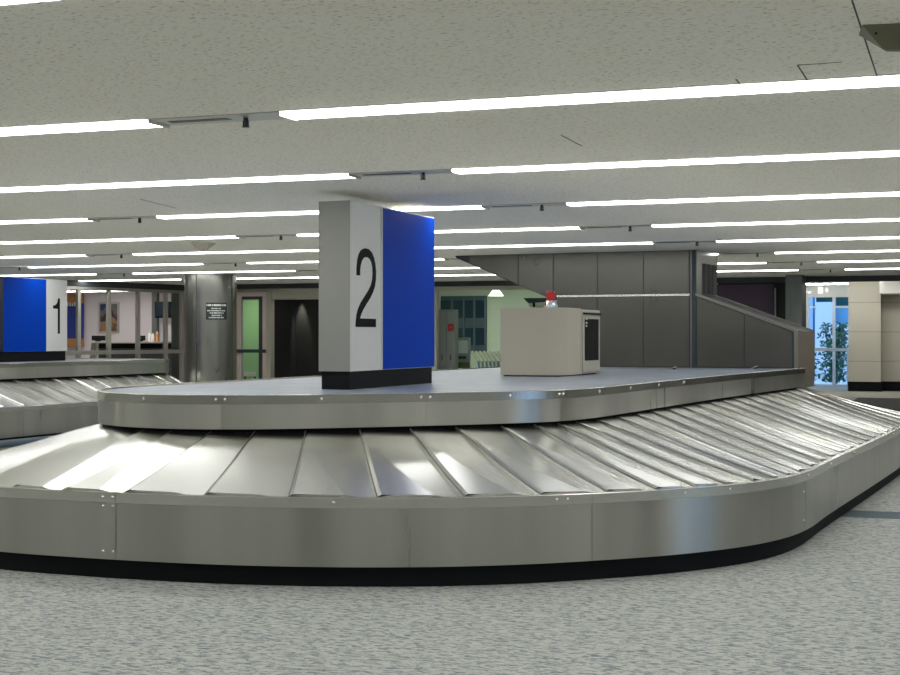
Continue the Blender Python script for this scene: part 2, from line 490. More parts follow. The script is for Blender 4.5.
def leafy(name, px, a, top, spread, n, label):
    t = thing(name, TB, BP(px, a), a, 0, label, 'plant')
    tr = MB(); rnd = random.Random(px)
    stems = []
    for i in range(5):
        ang = rnd.uniform(0, 6.28); r = spread * .35
        q = (math.cos(ang) * r, math.sin(ang) * r * .6, top * .85)
        tr.tube((q[0] * .15, q[1] * .15, 0), q, .014, 6); stems.append(q)
    tr.build('stem', bark_m, t)
    lf = MB()
    for i in range(n):
        q = rnd.choice(stems); f = rnd.uniform(.08, 1.12)
        w = spread * (.35 + .65 * math.sin(min(1, f * 1.1) * math.pi))* (1.0 if f < .95 else .5)
        c = Vector((q[0] * f + rnd.gauss(0, w * .33), q[1] * f + rnd.gauss(0, w * .3), q[2] * f))
        d1 = Vector((rnd.uniform(-1, 1), rnd.uniform(-1, 1), rnd.uniform(-1.2, .3))).normalized()
        L = rnd.uniform(.10, .19); e = d1.orthogonal().normalized() * L * .24
        lf.add([c, c + d1 * L * .4 + e, c + d1 * L, c + d1 * L * .4 - e], [(0, 1, 2, 3)])
    lf.build('foliage', leaf_m, t, fix=False)['kind'] = 'stuff'
    return t
leafy('leafy_tree', 834.5, 45.3, 2.0, .85, 1000, 'leafy green tree standing outside the lobby window behind the handrail')
leafy('shrub', 802, 47.0, 2.6, .35, 200, 'small shrub outside, cut off by the grey column')

# lobby wall sign
def text_mesh(txt, size, name, m, parent, depth=.004, align='LEFT'):
    cu = bpy.data.curves.new(name, 'FONT'); cu.body = txt; cu.size = size; cu.extrude = depth; cu.align_x = align
    to = bpy.data.objects.new(name + '_tmp', cu); COL.objects.link(to)
    dg = bpy.context.evaluated_depsgraph_get(); dg.update()
    me = bpy.data.meshes.new_from_object(to.evaluated_get(dg))
    bpy.data.objects.remove(to)
    me.materials.clear(); me.materials.append(m)
    me.transform(Matrix.Rotation(R(90), 4, 'X'))
    o = bpy.data.objects.new(name, me); COL.objects.link(o); o.parent = parent
    return o
sg = thing('wall_sign', TB, BP(802, WA), WA - .012, BH(808, 293.6, WA), 'small white lit lettering with two icons above the lobby window', 'sign')
t_ = text_mesh('Transfer', .15, 'lettering', sign_white, sg); t_.location.x = -.22
MB().box(.47, .60, -.01, .01, .0, .19).build('icon', sign_white, sg)
MB().prism([(.72, .02), (.77, .10), (.72, .18), (.67, .10)], -.01, .01).build('icon', sign_white, sg)

# grey column and purple panel at the right of the back wall
cc = MB(); a = BW - .85
cc.box(BP(785.5, a), BP(802, a), a, BW - .13, 0, CH)
struct(cc, 'column', col_grey)
pp = thing('wall_panel', TB, BP(745, BW), BW - .03, 0, 'dark purple wall panel behind the sloping steel chute', 'panel')
b0 = BP(745, BW)
MB().box(BP(700, BW) - b0, BP(773.5, BW) - b0, 0, .025, .3, 2.47).build('panel', purple, pp)
MB().box(BP(774.8, BW) - b0, BP(776.3, BW) - b0, -.02, .03, .3, 2.4).build('shade_glint_strip', grey_paint, pp)  # bright line of a glass reflection, built as a strip

# ------------------------------------------------------------------ glass partition of the office
QX, QY = -7.53, 28.2
TQ = math.atan2(.536, .844)                 # heading; local y runs along the partition
gp = bpy.data.objects.new('window_2', None); COL.objects.link(gp)
gp.location = (QX, QY, 0); gp.rotation_euler = (0, 0, -TQ); gp['kind'] = 'structure'
T0, T1 = -3.0, 3.45
MB().box(-.06, .06, T0, T1, 2.48, CH).build('beam', header_dark, gp)
MB().box(-.05, .05, T0, T1, 2.42, 2.48).build('transom', alu, gp)
for t in (-2.14, -1.33, -.51, .30, 1.114, 1.937, 2.755, 3.25):
    MB().box(-.035, .035, t - .04, t + .04, 0, 2.42).build('mullion', mull_m, gp)
MB().box(.05, .10, T0, T1, 1.13, 1.21).build('rail', alu, gp)
MB().box(-.006, .006, T0, T1, .05, 2.42).build('glass_pane', glass, gp)
# dark glazed return between the partition and the steel column
struct(MB().box(BP(170, BW) , BP(188, BW), BW + .05, BW + .1, 0, 2.5), 'wall_return', col_grey)

# office fittings
op = BP(109.3, OA)
pt = thing('poster', TB, op, OA - .03, BH(109, 333, OA), 'framed poster with brown rock forms on blue, on the office wall', 'poster')
w = (BP(119.5, OA) - BP(99.3, OA)) / 2; hgt = BH(109, 302, OA) - BH(109, 333, OA)
MB().box(-w, w, 0, .03, 0, hgt).build('frame', alu, pt)
ps = mat('poster_art', (.1, .1, .1), .5)
nt, N, L, b = nodes(ps)
tc = N.new('ShaderNodeTexCoord'); vz = N.new('ShaderNodeTexNoise'); vz.inputs['Scale'].default_value = 1.7; vz.inputs['Detail'].default_value = 4; vz.inputs['Distortion'].default_value = 1
sp_ = N.new('ShaderNodeSeparateXYZ'); L.new(tc.outputs['Object'], sp_.inputs[0]); L.new(tc.outputs['Object'], vz.inputs['Vector'])
ma = N.new('ShaderNodeMath'); ma.operation = 'MULTIPLY_ADD'; ma.inputs[1].default_value = -.55; L.new(sp_.outputs['Z'], ma.inputs[0])
m2 = N.new('ShaderNodeMath'); m2.operation = 'ADD'; m2.inputs[1].default_value = .25; L.new(vz.outputs['Fac'], m2.inputs[0]); L.new(m2.outputs[0], ma.inputs[2])
cr = N.new('ShaderNodeValToRGB'); cr.color_ramp.interpolation = 'CONSTANT'
for i, (p_, c_) in enumerate([(0, (.02, .05, .16)), (.30, (.16, .15, .14)), (.42, (.03, .03, .04)), (.52, (.33, .19, .10)), (.66, (.12, .08, .05))]):
    e = cr.color_ramp.elements[i] if i < 2 else cr.color_ramp.elements.new(p_)
    e.position = p_; e.color = (*c_, 1)
L.new(ma.outputs[0], cr.inputs[0]); L.new(cr.outputs[0], b.inputs['Base Color'])
MB().box(-w + .05, w - .05, -.008, 0, .05, hgt - .05).build('print', ps, pt)

bp_ = thing('colour_panel', TB, BP(72, OA), OA - .1, BH(75, 347, OA), 'tall blue and orange panel on the office wall beside the white pylon', 'panel')
w0, w1_ = BP(50, OA) - BP(72, OA), BP(85, OA) - BP(72, OA)
z1, z2, z3 = [BH(75, y, OA) - BH(75, 347, OA) for y in (338.5, 303.5, 294)]
MB().box(w0, w1_, 0, .05, 0, z1).build('lower_board', orange_panel, bp_)
MB().box(w0, w1_, 0, .05, z1, z2).build('middle_board', blue_panel, bp_)
MB().box(w0, w1_, 0, .05, z2, z3).build('upper_board', orange_panel, bp_)
lt_ = MB(); x = w0 + .3
while x < w1_ - .05:
    lt_.box(x, x + .04, -.01, 0, z2 - .07, z2 + .07 * random.random()); x += .07
lt_.build('lettering', mark_m, bp_)

tv = thing('wall_screen', TB, BP(163.5, OA - .3), OA - .3, BH(163, 318, OA - .3), 'black wall screen high behind the office counter', 'screen')
w = (BP(171.5, OA) - BP(155.5, OA)) / 2
MB().box(-w, w, -.04, .04, 0, .4).build('panel', screen_m, tv, .01)
MB().box(-.05, .05, .04, .3, .15, .25).build('bracket', dark_steel, tv)
MB().box(-w + .04, w - .04, -.045, -.04, .05, .37).build('display', navy_glass, tv)
st = MB().box(BP(151, OA - .15), BP(156, OA - .15), OA - .12, OA, 0, CH)
struct(st, 'column_office', col_grey)

DA = 29.4
dk = thing('service_counter', TB, BP(130, DA), DA, 0, 'long dark grey service counter with white top in the glazed office', 'counter')
x0, x1 = BP(98, DA) - BP(130, DA), BP(161, DA) - BP(130, DA); ht = BH(130, 341.5, DA)
MB().box(x0 - .02, x1 + .02, -.05, .6, ht - .04, ht).build('worktop', desk_top_m, dk)
MB().box(x0, x1, .02, .55, 0, ht - .16).build('body', desk_m, dk)
MB().box(x0, x1, .0, .5, ht - .16, ht - .04).build('upper_band', black, dk)
for px, lab in ((95, 'left of the two dark monitors on the office counter'), (137, 'right of the two dark monitors on the office counter')):
    mo = thing('monitor', TB, BP(px + 3, DA + .3), DA + .3, ht, lab, 'monitor', None)
    hw_ = .13
    MB().box(-.05, .05, -.05, .05, 0, .02).build('stand', black, mo)
    MB().box(-.17 if px < 100 else -.12, .2 if px < 100 else .14, -.02, .02, .02, .14).build('screen', screen_m, mo, .005)
for px, hgt, m_, lab in ((149.5, .22, off_white, 'white bottle farthest left on the office counter'), (152.8, .20, off_white, 'white bottle next to the orange one on the office counter'), (157.2, .24, orange_bottle, 'orange and white bottle on the office counter')):
    bo = thing('bottle', TB, BP(px, DA + .2), DA + .2, ht, lab, 'bottle')
    MB().cyl(0, 0, 0, hgt * .75, .035).cyl(0, 0, hgt * .75, hgt * .86, .035, .015).build('body', m_, bo)
    MB().cyl(0, 0, hgt * .86, hgt, .016).build('cap', off_white, bo)
ch = thing('office_chair', TB, BP(82, 27.6), 27.6, 0, 'beige office chair standing left of the dark counter', 'chair')
ch.rotation_euler.z += 2.4
MB().box(-.25, .25, -.24, .24, .62, .70).build('seat', chair_m, ch, .03)
MB().prism([(-.24, .7), (-.19, .7), (-.27, 1.36), (-.33, 1.36)], -.22, .22, 'yz').build('backrest', chair_m, ch, .02)
MB().cyl(0, 0, .12, .62, .03).build('post', alu, ch)
for i in range(5):
    A_ = i * 1.2566; MB().tube((0, 0, .12), (.28 * math.cos(A_), .28 * math.sin(A_), .035), .02, 8).build('leg', dark_steel, ch)
for i, (p_, w_) in enumerate(((BP(85, 29.2), 1.0), (BP(109, 29.2), 1.0), (BP(133, 29.2), 1.0), (BP(156, 29.2), .9), (BP(60, 29.2), 1.0))):
    lf_ = thing('office_light', TB, p_, 29.2, CH - .05, ['first', 'second', 'third', 'fourth', 'hidden outermost'][i] + ' ceiling strip light from the left pylon inside the glazed office', 'light')
    MB().box(-w_ / 2 * .56, w_ / 2 * .56, -.16, .16, .02, .05).build('frame', alu, lf_)
    MB().box(-w_ / 2 * .54, w_ / 2 * .54, -.14, .14, 0, .02).build('lens', office_lamp, lf_)
cl = thing('corridor_light', TB, BP(252, 28.4), 28.4, CH - .05, 'ceiling light of the green corridor behind the glazed door', 'light')
MB().box(-.3, .3, -.15, .15, .02, .05).build('frame', alu, cl)
MB().box(-.28, .28, -.13, .13, 0, .02).build('lens', emission('corridor_lamp', (.95, 1, .9), 30), cl)

# glazed door with push bar (door_1), green wall behind
A1 = BW
dg = MB()
for x0, x1 in ((237, 243.0), (264.2, 267.8)): dg.box(BP(x0, A1), BP(x1, A1), A1 - .08, A1, 0, 2.34)
dg.box(BP(237, A1), BP(267.8, A1), A1 - .08, A1, 2.34, 2.42)
door = struct(dg, 'door_1', alu_warm)
struct(MB().box(BP(259.8, A1), BP(264.2, A1), A1 - .05, A1 - .01, 0, 2.34).box(BP(240.8, A1), BP(264.2, A1), A1 - .05, A1 - .01, 2.28, 2.34), 'door_stile', dark_steel, parent=door)
struct(MB().box(BP(243.3, A1), BP(259.8, A1), A1 - .035, A1 - .025, .1, 2.28), 'glass_pane', glass, parent=door)
hb = BH(252, 351, A1)
struct(MB().box(BP(236.6, A1), BP(268, A1), A1 - .16, A1 - .1, hb - .035, hb + .035), 'push_bar', dark_steel, parent=door)
struct(MB().box(BP(268, A1), BP(272.3, A1), A1 - .08, A1 + .1, 0, 2.42), 'trim_5', wall_m)
bch = thing('bench_seat', TB, BP(247, 28.4), 28.4, 0, 'small chair seen behind the push bar glass door', 'chair')
hs = BH(247, 372, 28.4)
MB().box(-.16, .12, -.2, .2, hs - .40, hs - .34).build('seat', chair_m, bch, .01)
MB().box(-.16, .12, .16, .2, hs - .1, hs).build('backrest', chair_m, bch, .01)
for sx in (-.14, .10):
    for sy in (-.18, .18): MB().box(sx - .015, sx + .015, sy - .015, sy + .015, 0, hs - .4 if sy < 0 else hs - .1).build('leg', dark_steel, bch)

# ------------------------------------------------------------------ middle room fittings
a = 27.75
lk = thing('tall_cabinet', TB, BP(448, a), a, 0, 'tall grey metal cabinet just right of the blue pylon', 'cabinet')
x0, x1 = BP(438, a) - BP(448, a), BP(455, a) - BP(448, a); hL = BH(448, 309.5, a)
MB().box(x0, x1, 0, .2, 0, hL).build('body', grey_paint, lk)
for i in range(2):
    q0 = x0 + (x1 - x0) * i / 2
    dl = MB().box(q0 + .01, q0 + (x1 - x0) / 2 - .005, -.015, 0, .08, hL - .04).build('door', mat('cabinet_door', (.27, .30, .30), .5), lk)
    MB().box(q0 + .09, q0 + .105, -.03, -.015, 1.0, 1.12).build('handle', dark_steel, dl)
rb = thing('alarm_box', TB, BP(451.6, a), a - .045, BH(451, 331, a), 'small red box fixed on the grey cabinet door', 'alarm')
MB().box(-.055, .055, -.02, .028, 0, .15).build('housing', red_m, rb, .005)
MB().box(-.02, .02, -.025, -.02, .06, .08).build('glass', mat('pink_glass', (.4, .1, .1), .3), rb)

a = 28.4
kp = thing('kiosk', TB, BP(462, a), a, 0, 'grey green standing kiosk with square screen beside the cabinet', 'machine')
x0, x1 = BP(458, a) - BP(464, a), BP(471, a) - BP(464, a); hk = BH(464, 337.5, a)
gk = mat('kiosk_grey', (.25, .32, .32), .4)
MB().box(x0, x1, 0, .14, .95, hk).build('head', gk, kp, .03)
MB().box(x0 + .02, x1 - .02, .02, .13, 0, .95).build('pedestal', mat('kiosk_olive', (.10, .12, .05), .6), kp)
MB().box(x0 + .03, x1 - .03, -.012, 0, 1.14, hk - .06).build('screen', mat('kiosk_screen', (.65, .75, .74), .3), kp)
MB().box(x0 + .06, x1 - .06, -.02, 0, 1.02, 1.08).build('keypad', dark_steel, kp)

# windows of the middle room's rear wall
a = MA - .03
wg = MB()
wg.box(BP(441, a), BP(486.5, a), a - .02, a + .03, BH(460, 352.5, a), BH(460, 296, a))
w3 = struct(wg, 'window_3', mat('window_slate', (.05, .075, .10), .5))
for (x0, x1) in ((441, 451.5), (454, 463.5), (465.5, 474), (476, 485)):
    for (y0, y1) in ((318, 300.5), (345, 328)):
        struct(MB().box(BP(x0, a), BP(x1, a), a - .03, a - .02, BH(463, y0, a), BH(463, y1, a)), 'pane', navy_glass, parent=w3)
    struct(MB().box(BP(x1, a), BP(x1, a) + .035, a - .06, a - .02, BH(463, 352, a), BH(463, 297, a)), 'mullion', band_blue, parent=w3)
jt = MB()
for y in (309, 344): jt.box(BP(487, MA), BP(560, MA), MA - .004, MA, BH(510, y, MA), BH(510, y, MA) + .012)
struct(jt, 'trim_6', wall_m)
pl_ = thing('scallop_glow', TB, BP(496, 30), 30, BH(496, 296, 30), 'glowing cone shaped as the scallop of light in the pale green room', 'light patch')
MB().cyl(0, 0, 0, .19, .17, .03).build('scallop_cone', scallop_m, pl_)  # glowing cone stands in for a lit scallop on the wall
MB().cyl(0, 0, .19, 2.7 - BH(496, 296, 30), .012).build('rod', alu, pl_)
pl = bpy.data.lights.new('room_light', 'AREA'); pl.energy = 60; pl.shape = 'RECTANGLE'; pl.size = 3; pl.size_y = .3; pl.color = (.88, 1, .82)
rf = thing('ceiling_light', TB, BP(500, 31), 31, 2.62, 'ceiling strip light of the pale green room, above its rear wall', 'light')
MB().box(-1.5, 1.5, -.12, .12, .03, .08).build('frame', alu, rf)
MB().box(-1.48, 1.48, -.1, .1, 0, .03).build('lens', emission('green_room_lamp', (.86, 1, .80), 22), rf)
hm = thing('hanging_screen', TB, BP(536, 30.5), 30.5, BH(536, 307, 30.5), 'dark hanging screen under the rising steel duct, above the beige machine', 'screen')
s_ = 30.5 / F * 1.04
MB().prism([(-13 * s_, 9 * s_), (12 * s_, 9 * s_), (12 * s_, 5 * s_), (-8 * s_, 4 * s_)], -.03, .03).build('casing', mat('dark_teal', (.01, .04, .04), .4), hm)
MB().box(-3 * s_, -1 * s_, -.02, .02, 0, 5 * s_).build('hanger', black, hm)
MB().box(-7 * s_, 12 * s_, 0, .03, -1 * s_, 4.2 * s_).build('panel', off_white, hm)
MB().cyl(0, 0, 9 * s_, 2.7 - BH(536, 307, 30.5), .012).build('rod', alu, hm)

# nested luggage carts
def make_cart():
    t = thing('luggage_cart', TB, 0, 0, 0, 'x', 'luggage cart', 'nested luggage carts behind the beige machine')
    hnd = MB(); hnd.tube((-.0, -.26, 1.03), (.0, .26, 1.03), .028); hnd.tube((0, -.26, 1.03), (.12, -.24, .88), .022); hnd.tube((0, .26, 1.03), (.12, .24, .88), .022)
    hnd.build('handle', cart_green, t)
    f_ = MB(); f_.tube((.12, -.24, .9), (.2, -.24, .14), .016); f_.tube((.12, .24, .9), (.2, .24, .14), .016)
    f_.tube((.2, -.24, .14), (.85, -.2, .14), .016); f_.tube((.2, .24, .14), (.85, .2, .14), .016); f_.tube((.15, -.24, .5), (.15, .24, .5), .012)
    f_.build('frame', cart_blue, t)
    MB().box(.13, .15, -.2, .2, .62, .84).build('sign_board', yellow_m, t)
    for x, y in ((.2, -.24), (.2, .24), (.8, 0)):
        MB().tube((x, y - .02, .07), (x, y + .02, .07), .07, 14).build('wheel', black, t)
    return t
cart = make_cart()
ords = ['nearest the kiosk', 'second from the kiosk', 'third from the kiosk', 'fourth from the kiosk', 'fifth from the kiosk', 'sixth from the kiosk', 'seventh from the kiosk', 'last behind the machine']
for i in range(8):
    c_ = cart if i == 0 else copy_tree(cart)
    X, Y = to_world(TB, BP(472.5 + i * 3.9, 27.9), 27.9)
    c_.location = (X, Y, 0); c_.scale = (1, 1, 1.13); c_.rotation_euler = (0, 0, -TB + R(20))
    c_['label'] = 'luggage cart with pale green handle in the nested row, ' + ords[i]

# ------------------------------------------------------------------ steel column
cx, cy = -4.27, 25.6
sc_ = bpy.data.objects.new('steel_column', None); COL.objects.link(sc_); sc_.location = (cx, cy, 0)
tag(sc_, 'round stainless steel clad column with small dark plaque', 'column')
rc = .46
MB().cyl(0, 0, .12, CH - .001, rc, n=64).build('cladding', column_steel, sc_)
MB().cyl(0, 0, 0, .12, rc + .01, n=48).build('base_ring', black, sc_)
def col_pt(px, r): # angle on the column facing the camera at column px
    k = (px - 210) / 26.0; k = max(-.999, min(.999, k)); th = math.asin(k)
    base = math.atan2(-cy, -cx)
    A_ = base + th
    return (r * math.cos(A_), r * math.sin(A_)), A_
(q, A_) = col_pt(196, rc + .001)
s1 = MB().cyl(q[0], q[1], .12, CH - .002, .007, n=8).build('seam', seam_dark, sc_)
(q, A_) = col_pt(231, rc + .001)
MB().cyl(q[0], q[1], .12, CH - .002, .009, n=8).build('seam', seam_dark, sc_)
# plaque
(q, A_) = col_pt(215.5, rc + .006)
pq = MB()
z0, z1 = EYE + 16.3 * 25.2 / F, EYE + 33.3 * 25.2 / F
arcp = []
for i in range(9):
    (q, _) = col_pt(205.4 + 20.1 * i / 8, rc + .012); (q2, _) = col_pt(205.4 + 20.1 * i / 8, rc + .001); arcp.append((q, q2))
pv = []; pf = []
for q, q2 in arcp: pv += [(*q, z0), (*q, z1), (*q2, z0), (*q2, z1)]
for i in range(8):
    a_ = 4 * i; b_ = a_ + 4
    pf += [(a_, b_, b_ + 1, a_ + 1), (a_ + 2, a_ + 3, b_ + 3, b_ + 2), (a_ + 1, b_ + 1, b_ + 3, a_ + 3), (a_, a_ + 2, b_ + 2, b_)]
pf += [(0, 1, 3, 2), (32, 34, 35, 33)]
plq = pq.add(pv, pf).build('plaque', plaque_m, sc_)
mk = MB(); rnd = random.Random(3)
rows = [(206.2, 224.6, 305.2, 1.9), (210.5, 220, 308.5, 1.0), (206.8, 223.7, 310.7, 1.2), (209.2, 222.2, 313.0, 1.2), (211, 220.5, 315.4, 1.1), (208.3, 222.4, 317.6, 1.2)]
for x0, x1, y, hpx in rows:
    x = x0
    while x < x1:
        w = rnd.choice((.55, .75, .9)) * (1.4 if hpx > 1.5 else 1)
        za = EYE + (336 - y - hpx / 2) * 25.2 / F; zb = EYE + (336 - y + hpx / 2) * 25.2 / F
        (q, _) = col_pt(x, rc + .0145); (q2, _) = col_pt(min(x + w, x1), rc + .0145)
        (r0, _) = col_pt(x, rc + .011); (r1, _) = col_pt(min(x + w, x1), rc + .011)
        mk.add([(*q, za), (*q2, za), (*q2, zb), (*q, zb), (*r0, za), (*r1, za), (*r1, zb), (*r0, zb)],
               [(0, 1, 2, 3), (4, 7, 6, 5), (0, 4, 5, 1), (3, 2, 6, 7), (0, 3, 7, 4), (1, 5, 6, 2)])
        x += w + rnd.choice((.25, .3, .8))
mk.build('lettering', mark_m, plq)

# ------------------------------------------------------------------ baggage carousels
def catmull(pts, closed, n=16):
    P = [Vector(p) for p in pts]; N_ = len(P); out = []
    for i in range(N_ if closed else N_ - 1):
        if closed: a, b, c, d = P[i - 1], P[i], P[(i + 1) % N_], P[(i + 2) % N_]
        else: a, b, c, d = P[max(i - 1, 0)], P[i], P[i + 1], P[min(i + 2, N_ - 1)]
        ab = (b - a).length; cd = (d - c).length
        t0 = 0; t1 = t0 + max(ab, 1e-6) ** .5; t2 = t1 + (c - b).length ** .5; t3 = t2 + max(cd, 1e-6) ** .5
        for k in range(n):
            t = t1 + (t2 - t1) * k / n
            A_1 = b if ab < 1e-9 else (t1 - t) / (t1 - t0) * a + (t - t0) / (t1 - t0) * b
            A_2 = (t2 - t) / (t2 - t1) * b + (t - t1) / (t2 - t1) * c
            A_3 = c if cd < 1e-9 else (t3 - t) / (t3 - t2) * c + (t - t2) / (t3 - t2) * d
            B_1 = (t2 - t) / (t2 - t0) * A_1 + (t - t0) / (t2 - t0) * A_2
            B_2 = (t3 - t) / (t3 - t1) * A_2 + (t - t1) / (t3 - t1) * A_3
            out.append((t2 - t) / (t2 - t1) * B_1 + (t - t1) / (t2 - t1) * B_2)
    if not closed: out.append(P[-1])
    return out

class Path:
    def __init__(s, pts, closed):
        s.p = list(pts) + ([pts[0]] if closed else [])
        s.s = [0]
        for a, b in zip(s.p, s.p[1:]): s.s.append(s.s[-1] + (b - a).length)
        s.L = s.s[-1]; s.closed = closed
    def at(s, t):
        if s.closed: t %= s.L
        t = min(max(t, 0), s.L)
        import bisect
        i = min(max(bisect.bisect_right(s.s, t) - 1, 0), len(s.p) - 2)
        f = (t - s.s[i]) / max(s.s[i + 1] - s.s[i], 1e-9)
        return s.p[i].lerp(s.p[i + 1], f)
    def nrm(s, t):                                  # outward normal (path runs left > front > right)
        d = (s.at(t + .04) - s.at(t - .04)) if s.closed else (s.at(min(t + .04, s.L)) - s.at(max(t - .04, 0)))
        d.normalize(); return Vector((d.y, -d.x))
    def off(s, t, o):
        return s.at(t) + s.nrm(t) * o

def sweep(path, s0, s1, prof, step=.09):
    """closed profile [(offset, z)] swept along the path as one solid strip"""
    n = max(2, int((s1 - s0) / step)); m = len(prof); mb = MB(); vs = []
    for i in range(n + 1):
        t = s0 + (s1 - s0) * i / n
        for o_, z in prof:
            q = path.off(t, o_); vs.append((q.x, q.y, z))
    for j in range(m):                              # separate verts per profile edge: crisp edges, smooth along
        k = (j + 1) % m
        v2 = []
        for i in range(n + 1): v2 += [vs[i * m + j], vs[i * m + k]]
        mb.add(v2, [(2 * i, 2 * i + 2, 2 * i + 3, 2 * i + 1) for i in range(n)], True)
    mb.add(vs[:m], [list(range(m))]); mb.add(vs[-m:], [list(range(m))[::-1]])
    return mb

def plate_mesh(inner, outer, si0, si1, so0, so1, crease, zi, zo, lift=.036):
    mb = MB(); nr = 10
    bev = .022 / max(si1 - si0, .2)
    def pos(fs, ft, top=0):
        fs_ = fs
        pi = inner.off(si0 + (si1 - si0) * fs_, -.05); po = outer.off(so0 + (so1 - so0) * fs_, -.055)
        q = pi.lerp(po, ft)
        fc = crease * ft
        if crease <= 0: e = 1 - fs_
        else: e = 1 - .12 * fs_ / max(fc, 1e-4) if fs_ < fc else (.88 if fc > .01 else 1) * (1 - (fs_ - fc) / (1 - fc))
        if fs_ < bev: e -= .45 * (1 - fs_ / bev)
        z = zi + (zo - zi) * ft + lift * (.35 + .65 * min(1, ft * 4)) * e - .018 * math.sin(math.pi * ft) + top
        return (q.x, q.y, z)
    def patch(f0, f1, ns):
        v = []
        for r in range(nr + 1):
            ft = r / nr; a_, b_ = f0(ft), f1(ft)
            for k in range(ns + 1): v.append(pos(a_ + (b_ - a_) * k / ns, ft))
        f = [(r * (ns + 1) + k, (r + 1) * (ns + 1) + k, (r + 1) * (ns + 1) + k + 1, r * (ns + 1) + k + 1) for r in range(nr) for k in range(ns)]
        mb.add(v, f, True)
    if crease > 0:
        patch(lambda t: 0, lambda t: bev, 1); patch(lambda t: bev, lambda t: max(bev, crease * t), 3); patch(lambda t: max(bev, crease * t), lambda t: 1.0, 4)
    else:
        patch(lambda t: 0, lambda t: bev, 1); patch(lambda t: bev, lambda t: .5, 2); patch(lambda t: .5, lambda t: 1.0, 2)
    # raised leading edge and outer end
    v = []
    for r in range(nr + 1):
        a_ = pos(0, r / nr); v += [a_, (a_[0], a_[1], a_[2] - lift - .012)]
    mb.add(v, [(2 * r, 2 * r + 1, 2 * r + 3, 2 * r + 2) for r in range(nr)], True)
    for ft in (0, 1):
        v = []
        for k in range(6):
            a_ = pos(k / 5, ft); v += [a_, (a_[0], a_[1], a_[2] - .02)]
        mb.add(v, [(2 * k, 2 * k + 1, 2 * k + 3, 2 * k + 2) for k in range(5)])
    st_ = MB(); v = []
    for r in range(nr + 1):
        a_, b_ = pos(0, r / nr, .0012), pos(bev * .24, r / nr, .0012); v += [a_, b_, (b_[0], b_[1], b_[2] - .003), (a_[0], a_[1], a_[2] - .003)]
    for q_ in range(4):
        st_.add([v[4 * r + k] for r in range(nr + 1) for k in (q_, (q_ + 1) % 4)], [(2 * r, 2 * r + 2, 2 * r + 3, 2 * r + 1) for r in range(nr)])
    return mb, st_

ZT, ZB = .539, .126                  # outer skirt top / bottom
ZD, ZR = 1.108, .88                  # deck rim top / bottom

def bolt(path, t, z, parent, off=.006, r=.011):
    q = path.off(t, off); n_ = path.nrm(t)
    MB().dome((q.x, q.y, z), (n_.x, n_.y, 0), r, .008).build('bolt', bolt_steel, parent)

def carousel(root, inner, outer, pairs, seams, rim_range, rim_seams, deck_pts):
    # plinth
    sweep(outer, 0, outer.L - .001, [(-.06, 0), (-.06, ZB + .01), (-.16, ZB + .01), (-.16, 0)], .15).build('kick_plinth', black, root, fix=False)
    # skirt panels between seams
    ss = seams + [seams[0] + outer.L]
    for a_, b_ in zip(ss, ss[1:]):
        sweep(outer, a_ + .002, b_ - .002, [(0, ZB), (0, ZT - .05), (-.02, ZT - .05), (-.02, ZB)]).build('skirt_panel', steel, root, fix=False)
        sweep(outer, a_ + .0015, b_ - .0015, [(.005, ZT - .062), (.006, ZT - .003), (.003, ZT), (-.036, ZT), (-.038, ZT - .012), (-.002, ZT - .014), (-.002, ZT - .062)]).build('top_band', steel_band, root, fix=False)
    # floor of the plate channel
    sweep(outer, 0, outer.L - .001, [(-.04, ZT - .08), (-.04, ZT - .05), (-.2, ZT - .05), (-.2, ZT - .08)], .2).build('channel', dark_steel, root, fix=False)
    # deck and rim
    z = ZD - .012
    n = len(deck_pts)
    MB().prism([(p.x, p.y) for p in deck_pts], z - .03, z, 'xy').build('deck', deck_mat, root)
    r0, r1 = rim_range
    rs = [r0] + rim_seams + [r1]
    for a_, b_ in zip(rs, rs[1:]):
        sweep(inner, a_ + .001, b_ - .001, [(0, ZR), (0, ZD - .05), (-.02, ZD - .05), (-.02, ZR)]).build('rim_panel', steel, root, fix=False)
        sweep(inner, a_ + .001, b_ - .001, [(.004, ZD - .062), (.005, ZD - .003), (.002, ZD), (-.022, ZD), (-.024, ZD - .02), (-.002, ZD - .022), (-.002, ZD - .062)]).build('rim_band', steel_band, root, fix=False)
    sweep(inner, 0, inner.L - .001, [(-.07, ZR - .12), (-.07, ZR + .1), (-.09, ZR + .1), (-.09, ZR - .12)], .15).build('gap_seal', black, root, fix=False)
    for (i0, i1, o0, o1, cr_) in pairs:
        pm_, es_ = plate_mesh(inner, outer, i0, i1, o0, o1, cr_, .855, .517)
        pl_o = pm_.build('plate', plate_steel, root, fix=False)
        es_.build('shade_glint_strip', edge_m, pl_o)  # dark strip drawn for the shadow gap between plates

